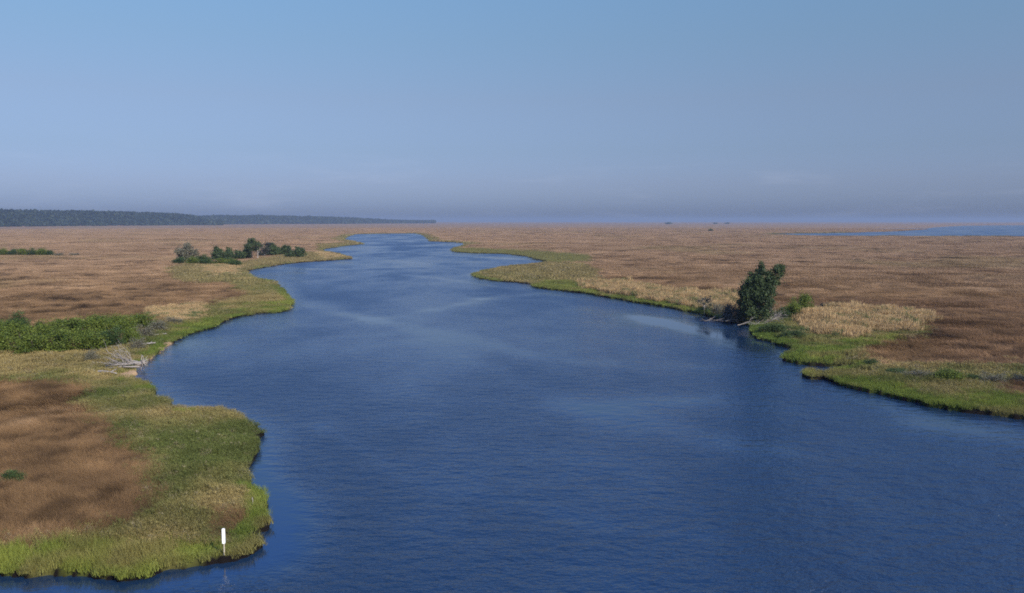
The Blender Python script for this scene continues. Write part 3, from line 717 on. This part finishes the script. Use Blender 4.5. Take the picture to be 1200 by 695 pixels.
# ------------------------------------------------------------------ channel marker and stake
x, y = W(263, 657.5, 0.0); px = (y * cp + HC * sp) / F
o = empty('channel_marker', (x, y, 0), 'white narrow marker board on a thin post in the water off the near left point', 'marker')
g = np.random.default_rng(3)
m, t, b = mat('post_wood')
co = t.n('ShaderNodeTexCoord'); sx = t.n('ShaderNodeSeparateXYZ'); t.l(co.outputs['Object'], sx.inputs[0])
rmp = t.n('ShaderNodeValToRGB'); e = rmp.color_ramp.elements; e[0].position = .30; e[0].color = (.035,.026,.018,1); e[1].position = .5; e[1].color = (.42,.36,.24,1)
nz = t.n('ShaderNodeTexNoise', i_Scale=9.0); t.l(math_(t, 'ADD', sx.outputs[2], math_(t, 'MULTIPLY', nz.outputs[0], .15)), rmp.inputs[0]); t.l(rmp.outputs[0], b.inputs['Base Color']); b.inputs['Roughness'].default_value = .8
link('post', wood('post', [([(0,0.02,-1.2),(0,0.02,.4),(0,0.02,1.0),(-0.01,0.02,39 * px * 1.0)], (0.042, 0.038))], m, 10), None, o)
m, t, b = mat('white_paint'); b.inputs['Base Color'].default_value = (.82,.82,.80,1); b.inputs['Roughness'].default_value = .45
nz = t.n('ShaderNodeTexNoise', i_Scale=7.0, i_Detail=5.0); mx = t.n('ShaderNodeMix', data_type='RGBA'); t.l(nz.outputs[0], mx.inputs[0]); mx.inputs[6].default_value = (.74,.73,.69,1); mx.inputs[7].default_value = (.84,.84,.83,1); t.l(mx.outputs[2], b.inputs['Base Color'])
import bmesh
bm = bmesh.new(); w, h_, r_ = 3.6 * px, 18.5 * px, 1.3 * px; zc = 30.5 * px; ring = []
for cx_, cz_, a0 in ((w/2-r_, h_/2-r_, 0), (-w/2+r_, h_/2-r_, 90), (-w/2+r_, -h_/2+r_, 180), (w/2-r_, -h_/2+r_, 270)):
    for j in range(6):
        a_ = math.radians(a0 + j * 18); ring.append((cx_ + r_ * math.cos(a_), zc + cz_ + r_ * math.sin(a_)))
fr_ = [bm.verts.new((a_, -0.045, b_)) for a_, b_ in ring]; bk = [bm.verts.new((a_, -0.022, b_)) for a_, b_ in ring]
bm.faces.new(fr_); bm.faces.new(list(reversed(bk)))
for i in range(len(ring)): j = (i + 1) % len(ring); bm.faces.new((fr_[j], fr_[i], bk[i], bk[j]))
bm.normal_update(); me = bpy.data.meshes.new('board'); bm.to_mesh(me); bm.free()
bo = link('board', me, m, o); bo.rotation_euler = (0, 0, 0.35)
x, y, z, px = place(296, 594)
o = link('wooden_stake', wood('wooden_stake', [([(0,0,-.3),(.02,0,.5),(.0,0,12 * px)], (.035, .03))], M['dead'], 6)); o.location = (x, y, z); o['label'] = 'short pale stake in the grass at the edge of the near left point'; o['category'] = 'stake'

# ------------------------------------------------------------------ far pine woods
g = np.random.default_rng(99); Vs = []; Fs = []; vy = []; off = 0
for R in RID:
    a0, a1 = [math.atan((u_ - 600) / F) for u_ in (R['u'][0], R['u'][-1])]
    dmin, dmax = (2100, 4700) if R is RID[0] else (4000, 8500)
    n = int((a1 - a0) * (dmax ** 2 - dmin ** 2) / 2 / R['sp'] ** 2)
    an = g.uniform(a0, a1, n); di = np.sqrt(g.uniform(dmin ** 2, dmax ** 2, n)); X, Y = di * np.sin(an), di * np.cos(an)
    ins, hl, tt = ridge_xy(X, Y, R); X, Y, hl, tt = X[ins], Y[ins], hl[ins], tt[ins]; n = len(X)
    th = R['th'] * (0.72 + 0.35 * g.uniform(size=n) + 0.25 * fbm(X / 90, Y / 90, 171, 3)) * (0.35 + 0.65 * smooth(0, 0.10, tt + 0.02 * g.normal(size=n)))
    K = 26; w = R['sp'] * 0.62
    d = g.normal(size=(n, K, 3)); d /= np.linalg.norm(d, axis=2)[:, :, None]
    c = np.stack([X, Y, hl + th * 0.58], 1)[:, None, :] + d * np.stack([np.full(n, w), np.full(n, w), th * 0.45], 1)[:, None, :] * g.uniform(.7, 1.1, (n, K, 1))
    e1 = g.normal(size=(n, K, 3)); e1 /= np.linalg.norm(e1, axis=2)[:, :, None]; e2 = np.cross(e1, d + g.normal(size=(n, K, 3)) * .4); e2 /= np.linalg.norm(e2, axis=2)[:, :, None] + 1e-9
    sz = w * g.uniform(.35, .6, (n, K, 1)); q = np.stack([c - e1 * sz, c + e2 * sz, c + e1 * sz, c - e2 * sz], 2).reshape(-1, 3)
    q[:, 2] = np.maximum(q[:, 2], 0.2)
    Vs.append(q); Fs.append(np.arange(len(q)).reshape(-1, 4) + off); off += len(q)
    light = smooth(.12, .0, tt) * 0.5
    vy.append(np.repeat(np.clip(g.uniform(0, .8, n) + light, 0, 1.3), K * 4))
me = mesh_np('pine_forest', np.concatenate(Vs), np.concatenate(Fs)); attr(me, 'vary', 'FLOAT', 'POINT', np.concatenate(vy))
link('pine_forest', me, leaf_mat('far_pines', (.012,.024,.013), (.036,.052,.026)), kind='stuff', label='long dark pine woods along the left horizon', category='forest')
print('forest faces', off // 4)

# ------------------------------------------------------------------ haze
Vb = np.array([(sx * 21000, y_, z_) for z_ in (-2.4, 78) for sx, y_ in ((-1, -400), (1, -400), (1, 21000), (-1, 21000))], float)
Vb = np.array([(a_, b_, c_) for a_, b_, c_ in Vb])
me = mesh_np('haze', Vb, np.array([(0,3,2,1),(4,5,6,7),(0,1,5,4),(1,2,6,5),(2,3,7,6),(3,0,4,7)]))
m = bpy.data.materials.new('haze'); m.use_nodes = True; nt = m.node_tree; nt.nodes.remove(nt.nodes['Principled BSDF'])
pv = nt.nodes.new('ShaderNodeVolumePrincipled'); pv.inputs['Color'].default_value = (0.36, 0.44, 0.56, 1); pv.inputs['Density'].default_value = 0.00011
nt.links.new(pv.outputs[0], nt.nodes['Material Output'].inputs['Volume'])
link('haze', me, m, kind='stuff', label='thin blue haze over the marsh', category='haze')

# ------------------------------------------------------------------ sun and sky
el = math.radians(36); sxv, syv = 0.66, -0.75
az = math.atan2(sxv, syv)
L_ = bpy.data.lights.new('sun', 'SUN'); L_.energy = 4.0; L_.angle = math.radians(.53); L_.color = (1, .93, .81)
so = bpy.data.objects.new('sun', L_); C.objects.link(so)
from mathutils import Vector
so.rotation_euler = Vector((math.sin(az) * math.cos(el), math.cos(az) * math.cos(el), math.sin(el))).to_track_quat('Z', 'Y').to_euler()
w = bpy.data.worlds.new('World'); SC.world = w; w.use_nodes = True; t = NT(w.node_tree); bg = w.node_tree.nodes['Background']
sk = t.n('ShaderNodeTexSky', sky_type='NISHITA', sun_disc=False, sun_elevation=el, sun_rotation=az, altitude=0, air_density=1.0, dust_density=1.2, ozone_density=3.0)
tc = t.n('ShaderNodeTexCoord'); sx = t.n('ShaderNodeSeparateXYZ'); t.l(tc.outputs['Generated'], sx.inputs[0])
rp = t.n('ShaderNodeValToRGB'); t.l(sx.outputs[2], rp.inputs[0]); cr = rp.color_ramp
stops = [(0.0, (.42,.51,.86)), (.02, (.455,.55,.95)), (.046, (.485,.53,.83)), (.084, (.515,.54,.72)), (.145, (.645,.62,.70)), (.21, (.72,.755,.78)), (.26, (.79,.87,.885)), (.40, (.74,1.20,2.15)), (1, (.5,.85,1.7))]
cr.elements[0].position = 0; cr.elements[0].color = (*stops[0][1], 1); cr.elements[1].position = 1; cr.elements[1].color = (*stops[-1][1], 1)
for p_, c_ in stops[1:-1]: e = cr.elements.new(p_); e.color = (*c_, 1)
mx = t.n('ShaderNodeMix', data_type='RGBA', blend_type='MULTIPLY'); mx.inputs[0].default_value = 1; t.l(sk.outputs[0], mx.inputs[6]); t.l(rp.outputs[0], mx.inputs[7])
# faint low cloud banks
mp = t.n('ShaderNodeMapping'); mp.inputs['Scale'].default_value = (2.2, 2.2, 16); t.l(tc.outputs['Generated'], mp.inputs[0])
nz = t.n('ShaderNodeTexNoise', i_Scale=2.6, i_Detail=7.0, i_Roughness=.6); t.l(mp.outputs[0], nz.inputs['Vector'])
c1 = t.n('ShaderNodeMapRange', interpolation_type='SMOOTHSTEP'); c1.inputs[1].default_value = .5; c1.inputs[2].default_value = .78; t.l(nz.outputs[0], c1.inputs[0])
c2 = t.n('ShaderNodeMapRange', interpolation_type='SMOOTHSTEP'); c2.inputs[1].default_value = .11; c2.inputs[2].default_value = .03; t.l(sx.outputs[2], c2.inputs[0])
cf = math_(t, 'MULTIPLY', math_(t, 'MULTIPLY', c1.outputs[0], c2.outputs[0]), .16)
m3 = t.n('ShaderNodeMix', data_type='RGBA'); t.l(cf, m3.inputs[0]); t.l(mx.outputs[2], m3.inputs[6]); m3.inputs[7].default_value = (4.6, 5.0, 6.2, 1)
t.l(m3.outputs[2], bg.inputs[0]); bg.inputs[1].default_value = 0.10

SC.view_settings.view_transform = 'Standard'; SC.view_settings.look = 'None'; SC.view_settings.exposure = 0.49; SC.view_settings.gamma = 1
SC.cycles.use_denoising = False; SC.cycles.use_adaptive_sampling = False; SC.cycles.filter_width = 1.8; SC.cycles.sample_clamp_direct = 0.8; SC.cycles.sample_clamp_indirect = 2.5; SC.cycles.volume_bounces = 0; SC.cycles.max_bounces = 5; SC.cycles.diffuse_bounces = 2; SC.cycles.transparent_max_bounces = 4
